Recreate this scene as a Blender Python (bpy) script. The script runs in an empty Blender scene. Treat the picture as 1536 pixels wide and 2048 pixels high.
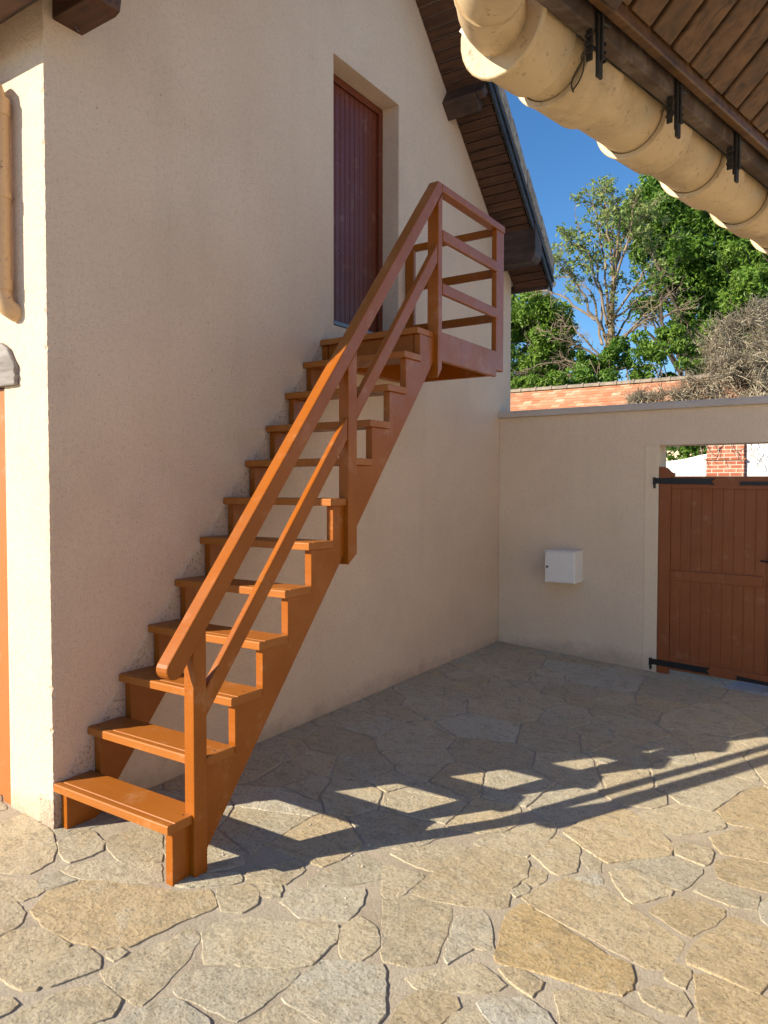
import bpy, bmesh, math, random
from mathutils import Vector, Matrix, noise
from mathutils.geometry import intersect_point_line
S = bpy.context.scene
COL = S.collection
random.seed(7)

# ------------------------------------------------------------------ camera
CAM = Vector((-1.8075, -2.8856, 1.4539))
RT = Vector((0.554585, -0.832126, 0.001209))
UP = Vector((0.026938, 0.019406, 0.999449))
FW = Vector((0.831691, 0.554247, -0.033178))
FOC = 1486.14
cd = bpy.data.cameras.new('camera')
cam = bpy.data.objects.new('camera', cd)
COL.objects.link(cam)
m = Matrix((RT, UP, -FW)).transposed().to_4x4()
m.translation = CAM
cam.matrix_world = m
cd.sensor_fit = 'VERTICAL'
cd.sensor_height = 36
cd.sensor_width = 27
cd.lens = FOC / 2048 * 36
cd.clip_start = 0.02
cd.clip_end = 2000
S.camera = cam

# ------------------------------------------------------------------ light
SUN_AZ, SUN_EL = math.radians(-34.2), math.radians(27)      # direction the light travels, height
travel = Vector((math.cos(SUN_AZ) * math.cos(SUN_EL), math.sin(SUN_AZ) * math.cos(SUN_EL), -math.sin(SUN_EL)))
W = bpy.data.worlds.new('World')
S.world = W
W.use_nodes = True
wn = W.node_tree.nodes
bg = wn['Background']
sky = wn.new('ShaderNodeTexSky')
sky.sky_type = 'NISHITA'
sky.sun_disc = False
sky.sun_elevation = SUN_EL
sky.sun_rotation = math.atan2(-travel.x, -travel.y)
sky.air_density = 1.0
sky.dust_density = 0.1
sky.ozone_density = 5.0
hs = wn.new('ShaderNodeHueSaturation'); hs.inputs['Saturation'].default_value = 1.15
W.node_tree.links.new(sky.outputs[0], hs.inputs['Color']); W.node_tree.links.new(hs.outputs[0], bg.inputs[0])
bg.inputs[1].default_value = 0.088
sd = bpy.data.lights.new('sun', 'SUN')
sd.energy = 4.9
sd.angle = math.radians(0.5)
sd.color = (1.0, 0.87, 0.68)
sun = bpy.data.objects.new('sun', sd)
COL.objects.link(sun)
sun.rotation_euler = travel.to_track_quat('-Z', 'Y').to_euler()
S.view_settings.view_transform = 'Standard'
S.view_settings.look = 'None'
S.view_settings.exposure = 1.0
S.view_settings.gamma = 1
S.cycles.max_bounces = 8
S.cycles.diffuse_bounces = 5

# ------------------------------------------------------------------ helpers
def at(px, py, ax, val):
    """world point seen at a photograph pixel, on an axis plane"""
    d = RT * (px - 768) - UP * (py - 1024) + FW * FOC
    return CAM + d * ((val - CAM[ax]) / d[ax])

def gz(x, y):
    cx = max(-3.5, min(5, x)); cy = max(-4.0, min(1.5, y))
    return 0.0095 * cx + 0.065 * cy

GN = Vector((-0.0095, -0.065, 1))
def gnd(px, py):
    d = RT * (px - 768) - UP * (py - 1024) + FW * FOC
    return CAM + d * (-(GN.dot(CAM)) / GN.dot(d))

def link(name, mesh, mat=None, parent=None):
    o = bpy.data.objects.new(name, mesh)
    COL.objects.link(o)
    if mat is not None:
        for mm in (mat if isinstance(mat, (list, tuple)) else [mat]):
            mesh.materials.append(mm)
    if parent is not None:
        o.parent = parent
    return o

def tag(o, label=None, cat=None, group=None, kind=None):
    if label: o['label'] = label
    if cat: o['category'] = cat
    if group: o['group'] = group
    if kind: o['kind'] = kind
    return o

def thing(name, label, cat, loc=(0, 0, 0), group=None):
    o = bpy.data.objects.new(name, None)
    o.empty_display_size = 0.1
    o.location = loc
    COL.objects.link(o)
    return tag(o, label, cat, group)

class MB:
    """collects solids for one mesh (world coordinates)"""
    def __init__(s): s.v = []; s.f = []
    def add(s, vs, fs):
        b = len(s.v); s.v += [tuple(v) for v in vs]; s.f += [tuple(b + i for i in f) for f in fs]
        return s
    def box(s, x0, x1, y0, y1, z0, z1):
        return s.add([(x0,y0,z0),(x1,y0,z0),(x1,y1,z0),(x0,y1,z0),(x0,y0,z1),(x1,y0,z1),(x1,y1,z1),(x0,y1,z1)],
                     [(0,3,2,1),(4,5,6,7),(0,1,5,4),(1,2,6,5),(2,3,7,6),(3,0,4,7)])
    def obox(s, c, ax, ay, az):
        """box from centre and three half-axis vectors"""
        c = Vector(c); P = []
        for k in (-1, 1):
            for i, j in ((-1,-1),(1,-1),(1,1),(-1,1)):
                P.append(c + ax*i + ay*j + az*k)
        return s.add(P, [(0,3,2,1),(4,5,6,7),(0,1,5,4),(1,2,6,5),(2,3,7,6),(3,0,4,7)])
    def prism(s, pts, off):
        """extrude a planar polygon by a vector"""
        off = Vector(off); P = [Vector(p) for p in pts]; n = len(P)
        nrm = Vector((0, 0, 0))
        for i in range(n): nrm += P[i].cross(P[(i+1) % n])
        if nrm.dot(off) > 0: P.reverse()
        fs = [tuple(range(n)), tuple(range(2*n-1, n-1, -1))]
        for i in range(n):
            j = (i+1) % n; fs.append((i, n+i, n+j, j))
        return s.add(P + [p + off for p in P], fs)
    def tube(s, pts, rad, seg=12, caps=True):
        P = [Vector(p) for p in pts]; n = len(P)
        R = rad if isinstance(rad, (list, tuple)) else [rad]*n
        t0 = (P[1]-P[0]).normalized()
        a = t0.orthogonal().normalized()
        vs = []; fs = []
        for i in range(n):
            t = (P[min(i+1, n-1)] - P[max(i-1, 0)])
            t = t.normalized() if t.length > 1e-9 else t0
            a = (a - t*a.dot(t)).normalized(); b = t.cross(a)
            for k in range(seg):
                w = 2*math.pi*k/seg
                vs.append(P[i] + (a*math.cos(w) + b*math.sin(w))*R[i])
        for i in range(n-1):
            for k in range(seg):
                q = (k+1) % seg
                fs.append((i*seg+k, i*seg+q, (i+1)*seg+q, (i+1)*seg+k))
        if caps:
            fs.append(tuple(range(seg-1, -1, -1))); fs.append(tuple((n-1)*seg+k for k in range(seg)))
        return s.add(vs, fs)
    def build(s, name, mat, parent=None, bevel=0, smooth=None, origin=None):
        me = bpy.data.meshes.new(name)
        off = Vector(origin) if origin else (Vector(parent.location) if parent is not None else Vector())
        if parent is not None and parent.parent is not None: off = Vector(parent.parent.location)
        me.from_pydata([tuple(Vector(v) - off) for v in s.v], [], s.f)
        me.update()
        o = link(name, me, mat, parent)
        if origin and parent is None: o.location = off
        if smooth:
            me.polygons.foreach_set('use_smooth', [True]*len(me.polygons))
            try: me.set_sharp_from_angle(angle=math.radians(smooth))
            except Exception: pass
        if bevel:
            b = o.modifiers.new('bevel', 'BEVEL'); b.width = bevel; b.segments = 2; b.limit_method = 'ANGLE'; b.angle_limit = math.radians(35)
        return o

# ------------------------------------------------------------------ materials
class NT:
    def __init__(s, name):
        s.m = bpy.data.materials.new(name); s.m.use_nodes = True
        s.t = s.m.node_tree; s.b = s.t.nodes['Principled BSDF']; s.co = None
    def n(s, kind, **kw):
        x = s.t.nodes.new(kind)
        for k, v in kw.items(): setattr(x, k, v)
        return x
    def l(s, a, b): s.t.links.new(a, b)
    def coord(s, scale=(1, 1, 1), rot=(0, 0, 0)):
        if s.co is None: s.co = s.n('ShaderNodeTexCoord')
        mp = s.n('ShaderNodeMapping'); s.l(s.co.outputs['Object'], mp.inputs[0])
        mp.inputs['Scale'].default_value = scale; mp.inputs['Rotation'].default_value = rot
        return mp.outputs[0]
    def noise(s, sc, det=4, rough=.55, vec=None, dist=0):
        x = s.n('ShaderNodeTexNoise'); x.inputs['Scale'].default_value = sc; x.inputs['Detail'].default_value = det
        x.inputs['Roughness'].default_value = rough; x.inputs['Distortion'].default_value = dist
        s.l(vec if vec is not None else s.coord(), x.inputs['Vector']); return x.outputs['Fac']
    def ramp(s, fac, stops, interp='LINEAR'):
        r = s.n('ShaderNodeValToRGB'); e = r.color_ramp.elements; r.color_ramp.interpolation = interp
        while len(e) < len(stops): e.new(0.5)
        for i, (p, c) in enumerate(stops):
            e[i].position = p; e[i].color = (c[0], c[1], c[2], 1) if isinstance(c, tuple) else (c, c, c, 1)
        s.l(fac, r.inputs[0]); return r.outputs[0]
    def mix(s, fac, a, b, mode='MIX'):
        x = s.n('ShaderNodeMix', data_type='RGBA', blend_type=mode)
        for i, v in ((0, fac), (6, a), (7, b)):
            if isinstance(v, (int, float)): x.inputs[i].default_value = v
            elif isinstance(v, tuple): x.inputs[i].default_value = (*v, 1)
            else: s.l(v, x.inputs[i])
        return x.outputs[2]
    def math(s, op, a, b=0.0):
        x = s.n('ShaderNodeMath', operation=op)
        for i, v in ((0, a), (1, b)):
            if isinstance(v, (int, float)): x.inputs[i].default_value = v
            else: s.l(v, x.inputs[i])
        return x.outputs[0]
    def bump(s, h, strength=.5, dist=.005, prev=None):
        x = s.n('ShaderNodeBump'); x.inputs['Strength'].default_value = strength; x.inputs['Distance'].default_value = dist
        s.l(h, x.inputs['Height'])
        if prev is not None: s.l(prev, x.inputs['Normal'])
        return x.outputs[0]
    def done(s, col, rough=.8, normal=None, spec=.5, metal=0):
        b = s.b
        if isinstance(col, tuple): b.inputs['Base Color'].default_value = (*col, 1)
        else: s.l(col, b.inputs['Base Color'])
        if isinstance(rough, (int, float)): b.inputs['Roughness'].default_value = rough
        else: s.l(rough, b.inputs['Roughness'])
        b.inputs['Specular IOR Level'].default_value = spec; b.inputs['Metallic'].default_value = metal
        if normal is not None: s.l(normal, b.inputs['Normal'])
        return s.m

def stucco(name, base, dark, light, scar=False, rough_bump=.9):
    t = NT(name)
    big = t.noise(1.1, 5, .6)
    c = t.mix(t.ramp(big, [(.35, 0.0), (.7, 1.0)]), base, light)
    streak = t.noise(1.0, 5, .6, t.coord((5, 5, .35)))
    c = t.mix(t.math('MULTIPLY', t.ramp(streak, [(.52, 0.0), (.8, 1.0)]), .14), c, dark)
    fine = t.noise(105, 4, .75)
    c = t.mix(t.ramp(fine, [(.34, .85), (.43, 0.0)]), c, dark)
    c = t.mix(t.ramp(fine, [(.60, 0.0), (.75, .5)]), c, light)
    mid = t.noise(42, 3, .7)
    c = t.mix(t.ramp(mid, [(.36, .16), (.50, 0.0)]), c, dark)
    c = t.mix(t.math('MULTIPLY', t.ramp(t.noise(.8, 5, .65), [(.50, 0.0), (.72, 1.0)]), .22), c, dark)
    sz = t.n('ShaderNodeSeparateXYZ'); t.l(t.coord(), sz.inputs[0])
    foot = t.math('ADD', sz.outputs[2], t.math('MULTIPLY', t.noise(5, 5, .75), -.34))
    c = t.mix(t.ramp(t.math('ADD', foot, .5), [(.34, .5), (.46, 0.0)]), c, tuple(x*.75 for x in dark))
    pock = t.n('ShaderNodeTexVoronoi'); pock.inputs['Scale'].default_value = 5.0
    t.l(t.coord(), pock.inputs['Vector'])
    c = t.mix(t.ramp(pock.outputs['Distance'], [(.018, .8), (.035, 0.0)]), c, dark)
    b1 = t.bump(t.noise(100, 3, .75), rough_bump, .007)
    b2 = t.bump(t.noise(9, 4, .6), .35, .012, b1)
    if scar:   # rougher, older render left uncovered in a strip along the stair
        sx = t.n('ShaderNodeSeparateXYZ'); t.l(t.coord(), sx.inputs[0])
        f = t.math('SUBTRACT', sx.outputs[2], t.math('MULTIPLY', t.math('ADD', sx.outputs[0], 2.3), 1.2165))
        f = t.math('ADD', f, t.math('MULTIPLY', t.math('SUBTRACT', t.noise(3, 4), .5), .16))
        front = t.math('MULTIPLY', t.math('LESS_THAN', sx.outputs[1], -2.9), t.math('LESS_THAN', sx.outputs[0], -.42))
        lowm = t.math('MULTIPLY', t.math('MULTIPLY', t.ramp(f, [(.135, 1.0), (.16, 0.0)]), t.ramp(t.math('ADD', f, .5), [(.30, 0.0), (.52, 1.0)])), front)
        edge = t.math('MULTIPLY', t.math('MULTIPLY', t.ramp(f, [(.10, 0.0), (.16, 1.0), (.30, 0.0)]), t.ramp(t.noise(16, 5, .7), [(.48, 0.0), (.62, 1.0)])), front)
        c = t.mix(t.math('MULTIPLY', edge, .35), c, (.74, .64, .54))
        coarse = t.noise(60, 3, .8)
        c = t.mix(t.math('MULTIPLY', lowm, t.ramp(coarse, [(.36, .85), (.46, 0.0)])), c, tuple(x*.5 for x in dark))
        b2 = t.bump(t.math('MULTIPLY', lowm, coarse), .9, .012, b2)
    return t.done(c, .92, b2, .25)

def paint(name, col, dark, rough=.36, grain=(60, 3, 60)):
    t = NT(name)
    c = t.mix(t.ramp(t.noise(3.0, 5, .6), [(.35, 0.0), (.75, .55)]), col, dark)
    g = t.noise(1.0, 4, .6, t.coord(grain))
    c = t.mix(t.ramp(g, [(.45, 0.0), (.75, .5)]), c, dark)
    gi = t.n('ShaderNodeNewGeometry')
    c = t.mix(t.math('MULTIPLY', gi.outputs['Random Per Island'], .28), c, dark)
    dust = t.noise(55, 3, .7)
    c = t.mix(t.ramp(dust, [(.66, 0.0), (.80, .4)]), c, (.62, .42, .25))
    c = t.mix(t.math('MULTIPLY', t.ramp(t.noise(7, 6, .75), [(.56, 0.0), (.70, 1.0)]), .16), c, (.66, .48, .32))
    r = t.ramp(t.noise(6, 5, .65), [(.3, rough - .08), (.75, rough + .16)])
    nb = t.bump(g, .3, .0025)
    nb = t.bump(t.noise(90, 2), .06, .001, nb)
    return t.done(c, r, nb, .35)

def wood(name, c1, c2, c3, grain, rough=.6, bump=.35):
    t = NT(name)
    g = t.noise(1.0, 6, .65, t.coord(grain), .6)
    c = t.ramp(g, [(.28, c1), (.5, c2), (.75, c3)])
    st = t.noise(4, 5, .65)
    c = t.mix(t.ramp(st, [(.52, 0.0), (.74, .75)]), c, c1)
    return t.done(c, rough, t.bump(g, bump, .003), .35)

def plastic(name, base, stain, rough=.45, amt=.5):
    t = NT(name)
    c = t.mix(t.ramp(t.noise(5, 6, .7), [(.47, 0.0), (.70, amt)]), base, stain)
    c = t.mix(t.ramp(t.noise(60, 3, .7), [(.60, 0.0), (.68, .5)]), c, stain)
    c = t.mix(t.ramp(t.noise(16, 6, .8), [(.62, 0.0), (.67, .8)]), c, tuple(x*.35 for x in stain))
    return t.done(c, t.ramp(t.noise(12, 4), [(.3, rough-.07), (.7, rough+.15)]), t.bump(t.noise(30, 3), .08, .002), .4)

def plain(name, col, rough=.5, metal=0, var=.25, sc=20):
    t = NT(name)
    c = t.mix(t.ramp(t.noise(sc, 5, .65), [(.35, 0.0), (.75, 1.0)]), col, tuple(x*(1-var) for x in col))
    return t.done(c, rough, t.bump(t.noise(sc*4, 3), .1, .002), .5, metal)

def leafmat(name, a, b, c3, rough=.5, trans=.35):
    t = NT(name)
    geo = t.n('ShaderNodeNewGeometry')
    c = t.ramp(geo.outputs['Random Per Island'], [(.0, a), (.5, b), (1.0, c3)])
    clump = t.noise(1.3, 3, .6)
    c = t.mix(t.ramp(clump, [(.4, 0.0), (.7, .6)]), c, c3)
    t.done(c, rough, None, .35)
    tr = t.n('ShaderNodeBsdfTranslucent'); t.l(c, tr.inputs[0])
    ms = t.n('ShaderNodeMixShader'); ms.inputs[0].default_value = trans
    t.l(t.b.outputs[0], ms.inputs[1]); t.l(tr.outputs[0], ms.inputs[2])
    t.l(ms.outputs[0], t.t.nodes['Material Output'].inputs[0])
    return t.m

M_STUC = stucco('stucco_house', (.69, .53, .395), (.40, .30, .215), (.75, .60, .46), True)
M_STUCW = stucco('stucco_wall', (.74, .595, .445), (.48, .38, .28), (.79, .655, .50), rough_bump=.7)
M_SMOOTH = stucco('smooth_render', (.72, .595, .44), (.6, .48, .34), (.76, .64, .48), rough_bump=.2)
M_PAINT = paint('stair_paint', (.325, .092, .004), (.225, .058, .003))
M_PAINTX = paint('stair_paint_treads', (.36, .122, .018), (.28, .088, .010), .42, (60, 3, 60))
M_DOOR = paint('door_paint', (.16, .035, .012), (.115, .026, .009), .34, (60, 60, 3))
M_GATE = paint('gate_paint', (.27, .078, .018), (.20, .055, .013), .42, (60, 60, 3))
M_FRAME = paint('frame_paint', (.43, .15, .04), (.33, .11, .03), .4, (60, 60, 3))
M_SOFF = wood('dark_soffit', (.018, .010, .007), (.085, .038, .020), (.13, .06, .032), (30, 2.2, 30), .55)
M_SOFF2 = wood('porch_soffit', (.024, .013, .006), (.115, .056, .022), (.19, .095, .038), (34, 3, 34), .42, .25)
M_BEAM = wood('dark_beam', (.02, .014, .012), (.06, .035, .026), (.10, .06, .045), (20, 2.5, 20), .6)
M_BARGE = wood('bargeboard', (.012, .013, .016), (.03, .032, .038), (.06, .06, .065), (3, 30, 30), .5)
M_GREYW = wood('weathered_timber', (.07, .06, .055), (.22, .20, .185), (.33, .31, .29), (60, 2, 14), .8, .8)
M_FASC = wood('stained_fascia', (.030, .020, .014), (.095, .062, .045), (.30, .25, .20), (6, 6, 6), .8)
M_GUT = plastic('gutter_plastic', (.56, .42, .25), (.19, .14, .075), .48, .6)
M_PIPE = plastic('pipe_plastic', (.56, .37, .20), (.35, .23, .13), .42, .2)
M_WHITE = plain('white_box', (.80, .79, .76), .35, 0, .08, 9)
M_IRON = plain('black_iron', (.012, .012, .013), .4, .3, .3, 60)
M_STEEL = plain('grey_metal', (.20, .20, .20), .4, .8, .3, 60)
M_BRONZE = plain('rusty_bracket', (.035, .028, .02), .6, .3, .4, 40)
M_COPING = plain('coping', (.56, .51, .46), .7, 0, .18, 3)
M_VERGE = plain('verge_mortar', (.42, .36, .29), .9, 0, .75, 22)
M_CONC = plain('threshold_concrete', (.38, .38, .40), .9, 0, .3, 14)

# ------------------------------------------------------------------ ground and paving
def ground_mat():
    t = NT('mortar_ground')
    c = t.ramp(t.noise(2.2, 6, .65), [(.3, (.47, .40, .30)), (.7, (.585, .52, .41))])
    sp = t.noise(120, 4, .85)
    c = t.mix(t.ramp(sp, [(.3, .55), (.5, 0.0)]), c, (.15, .115, .085))
    c = t.mix(t.ramp(sp, [(.62, 0.0), (.75, .6)]), c, (.60, .52, .42))
    c = t.mix(t.ramp(t.noise(6, 6, .7), [(.5, 0.0), (.75, .55)]), c, (.27, .22, .16))
    nb = t.bump(t.noise(100, 4, .85), 1.0, .010)
    nb = t.bump(t.noise(14, 4, .6), .5, .012, nb)
    return t.done(c, .95, nb, .2)

def stone_mat():
    t = NT('flagstone')
    a = t.n('ShaderNodeAttribute', attribute_name='tone'); sep = t.n('ShaderNodeSeparateColor')
    t.l(a.outputs['Color'], sep.inputs[0])
    c = t.ramp(sep.outputs[0], [(0.0, (.585, .565, .475)), (.22, (.57, .52, .39)), (.5, (.595, .515, .36)), (.8, (.58, .46, .275)), (1.0, (.55, .40, .19))])
    patch = t.noise(4.5, 6, .68, None, .8)
    c = t.mix(t.ramp(patch, [(.50, 0.0), (.68, .5)]), c, (.58, .44, .24))
    patch2 = t.noise(6.5, 6, .7, t.coord((1, 1, 1), (0, 0, 1.1)), .5)
    c = t.mix(t.ramp(patch2, [(.55, 0.0), (.72, .6)]), c, (.58, .555, .46))
    rust = t.noise(3.1, 6, .75, t.coord((3, .8, 1), (0, 0, .5)), 1.2)
    c = t.mix(t.ramp(rust, [(.63, 0.0), (.73, .5)]), c, (.52, .29, .11))
    v = t.n('ShaderNodeMath', operation='MULTIPLY_ADD'); t.l(sep.outputs[1], v.inputs[0]); v.inputs[1].default_value = .22; v.inputs[2].default_value = 1.18
    hv = t.n('ShaderNodeVectorMath', operation='SCALE'); t.l(c, hv.inputs[0]); t.l(v.outputs[0], hv.inputs['Scale'])
    c = hv.outputs[0]
    gr = t.noise(75, 5, .85)
    c = t.mix(t.ramp(gr, [(.36, .75), (.47, 0.0)]), c, (.18, .145, .095))
    c = t.mix(t.ramp(gr, [(.56, 0.0), (.68, .85)]), c, (.88, .82, .69))
    mot = t.noise(19, 5, .75, t.coord((1, .6, 1), (0, 0, .55)))
    c = t.mix(t.ramp(mot, [(.37, .38), (.5, 0.0)]), c, (.33, .28, .19))
    c = t.mix(t.ramp(mot, [(.55, 0.0), (.75, .4)]), c, (.68, .62, .49))
    gs = t.noise(1, 5, .75, t.coord((60, 38, 50), (0, 0, .55)))
    nb = t.bump(t.noise(150, 3, .8), .7, .004)
    nb = t.bump(t.noise(72, 5, .85), 1.0, .017, nb)
    nb = t.bump(gs, .9, .016, nb)
    nb = t.bump(t.noise(11, 5, .62), .6, .025, nb)
    return t.done(c, .88, nb, .25)
M_GROUND = ground_mat(); M_STONE = stone_mat()

def make_ground():
    xs = [-150, -60, -20, -8, -3.5] + [-3 + .25*i for i in range(33)] + [8, 12, 20, 60, 150]
    ys = [-150, -60, -20, -8, -4.0] + [-3.75 + .25*i for i in range(22)] + [4, 8, 20, 60, 150]
    v = [(x, y, gz(x, y)) for y in ys for x in xs]
    nx = len(xs)
    f = [(j*nx+i, j*nx+i+1, (j+1)*nx+i+1, (j+1)*nx+i) for j in range(len(ys)-1) for i in range(nx-1)]
    me = bpy.data.meshes.new('ground'); me.from_pydata(v, [], f); me.update()
    tag(link('ground', me, M_GROUND), kind='structure')
make_ground()

A_ = [  # outlines read from the lower left and lower right of the photograph (twice enlarged)
 [(140,440),(200,370),(330,330),(560,350),(700,372),(840,365),(852,430),(770,465),(600,540),(510,585),(400,590),(290,560),(180,510)],
 [(-60,130),(100,60),(200,130),(212,200),(200,250),(110,295),(20,290),(-60,260)],
 [(240,170),(360,125),(410,175),(400,205),(275,250),(250,215)],
 [(425,160),(560,110),(640,140),(640,250),(480,240),(440,190)],
 [(250,275),(400,245),(640,262),(640,328),(400,322),(290,300)],
 [(-60,400),(30,395),(95,455),(60,510),(-60,560)],
 [(-40,590),(60,530),(180,520),(265,590),(220,650),(130,765),(60,740),(-40,680)],
 [(275,600),(340,590),(390,640),(380,680),(200,740),(170,735),(230,660)],
 [(410,690),(540,620),(680,570),(770,515),(790,555),(740,640),(640,750),(560,820),(470,760)],
 [(820,530),(860,500),(1000,480),(1350,510),(1330,570),(1240,660),(1100,670),(940,655),(820,650)],
 [(880,360),(1000,345),(1028,372),(1020,420),(960,450),(890,440)],
 [(1042,345),(1125,350),(1110,390),(1032,382)],
 [(1130,405),(1180,368),(1300,352),(1460,364),(1440,420),(1380,480),(1200,465)],
 [(1300,285),(1440,220),(1520,260),(1530,310),(1400,338),(1230,344)],
 [(990,320),(1000,290),(1190,245),(1210,285),(1130,335)],
 [(720,312),(960,300),(955,330),(760,345),(690,332)],
 [(710,760),(740,700),(830,680),(1180,690),(1190,700),(1000,850),(940,880),(840,830),(720,780)],
 [(1130,790),(1210,720),(1290,650),(1530,672),(1530,860),(1500,896),(1290,890)],
 [(480,896),(640,805),(700,810),(830,890),(830,920),(790,990),(500,980)],
 [(130,830),(250,780),(390,745),(470,815),(430,870),(350,895),(300,950),(100,960),(60,880)],
 [(-40,800),(40,805),(60,830),(-30,875)],
 [(-30,315),(140,330),(165,370),(90,402),(0,375)],
 [(440,612),(480,600),(495,620),(450,645)],
 [(1000,900),(1120,832),(1250,880),(1290,960),(980,980)],
]
B_ = [
 [(10,400),(120,388),(265,430),(240,540),(190,650),(90,660),(0,640)],
 [(115,370),(190,305),(340,205),(420,190),(570,250),(560,310),(500,350),(493,430),(350,425),(200,400)],
 [(0,262),(150,302),(153,312),(50,385),(5,390)],
 [(30,215),(220,182),(330,198),(200,288),(100,250)],
 [(365,170),(640,90),(680,100),(670,140),(560,226),(400,185)],
 [(590,212),(700,150),(780,192),(760,288),(690,298),(640,255)],
 [(725,130),(800,90),(960,40),(1080,110),(1150,190),(1140,222),(890,248),(830,210)],
 [(570,292),(600,272),(645,300),(610,338),(555,328)],
 [(510,372),(575,342),(565,375),(520,385)],
 [(760,315),(860,300),(868,338),(800,330)],
 [(560,390),(640,348),(740,318),(860,352),(950,400),(1040,470),(1200,575),(1110,680),(1050,670),(900,590),(740,500),(600,425)],
 [(500,455),(560,420),(640,474),(760,545),(880,625),(985,672),(985,760),(940,775),(800,745),(640,690),(450,645)],
 [(275,560),(300,470),(400,452),(418,500),(430,600),(360,590),(300,620),(245,655)],
 [(100,710),(200,690),(380,662),(480,750),(400,765),(200,755),(140,760)],
 [(466,675),(560,694),(630,740),(580,785)],
 [(380,810),(560,800),(640,860),(690,930),(480,950),(430,880)],
 [(690,770),(780,775),(900,800),(1020,860),(1150,930),(760,960),(720,900)],
 [(70,830),(140,765),(290,800),(290,830),(230,880),(150,940),(20,940)],
 [(1030,772),(1100,757),(1200,780),(1225,830),(1190,860),(1110,840),(1040,800)],
 [(1130,710),(1170,660),(1225,690),(1185,750)],
 [(1070,445),(1180,392),(1280,417),(1360,450),(1310,500),(1220,545)],
 [(1213,650),(1250,590),(1400,475),(1540,520),(1540,700),(1490,775),(1360,710)],
 [(1255,705),(1400,755),(1560,815),(1560,980),(1290,980),(1270,830)],
 [(915,292),(1000,284),(1100,342),(1150,372),(1020,410),(990,410),(940,350)],
 [(925,270),(1060,235),(1150,227),(1270,282),(1210,340),(1180,358),(1050,320)],
 [(1172,215),(1162,172),(1310,202),(1300,250),(1275,262)],
 [(1330,252),(1440,232),(1560,275),(1560,370),(1420,338),(1340,308)],
 [(1240,362),(1330,332),(1500,392),(1480,438),(1380,420)],
 [(1000,60),(1180,22),(1330,62),(1360,110),(1250,130),(1100,140)],
 [(1312,152),(1430,120),(1560,132),(1560,250),(1350,215)],
]
TONE_A = [.80,.55,.45,.5,.42,.5,.55,.5,.5,.42,.5,.3,.18,.25,.5,.35,.2,.08,.1,.45,.4,.5,.5,.4]
TONE_B = [.5,.6,.5,.45,.4,.55,.7,.6,.3,.02,.62,.95,.1,.45,.6,.0,.6,.65,.6,.6,.72,.75,.8,.55,.2,.5,.75,.3,.45,.7]

def clip(poly, p, nrm):
    out = []; n = len(poly)
    for i in range(n):
        a = poly[i]; b = poly[(i+1) % n]
        da = (a - p).dot(nrm); db = (b - p).dot(nrm)
        if da <= 0: out.append(a)
        if (da < 0 < db) or (db < 0 < da): out.append(a + (b - a)*(da/(da - db)))
    return out

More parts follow.
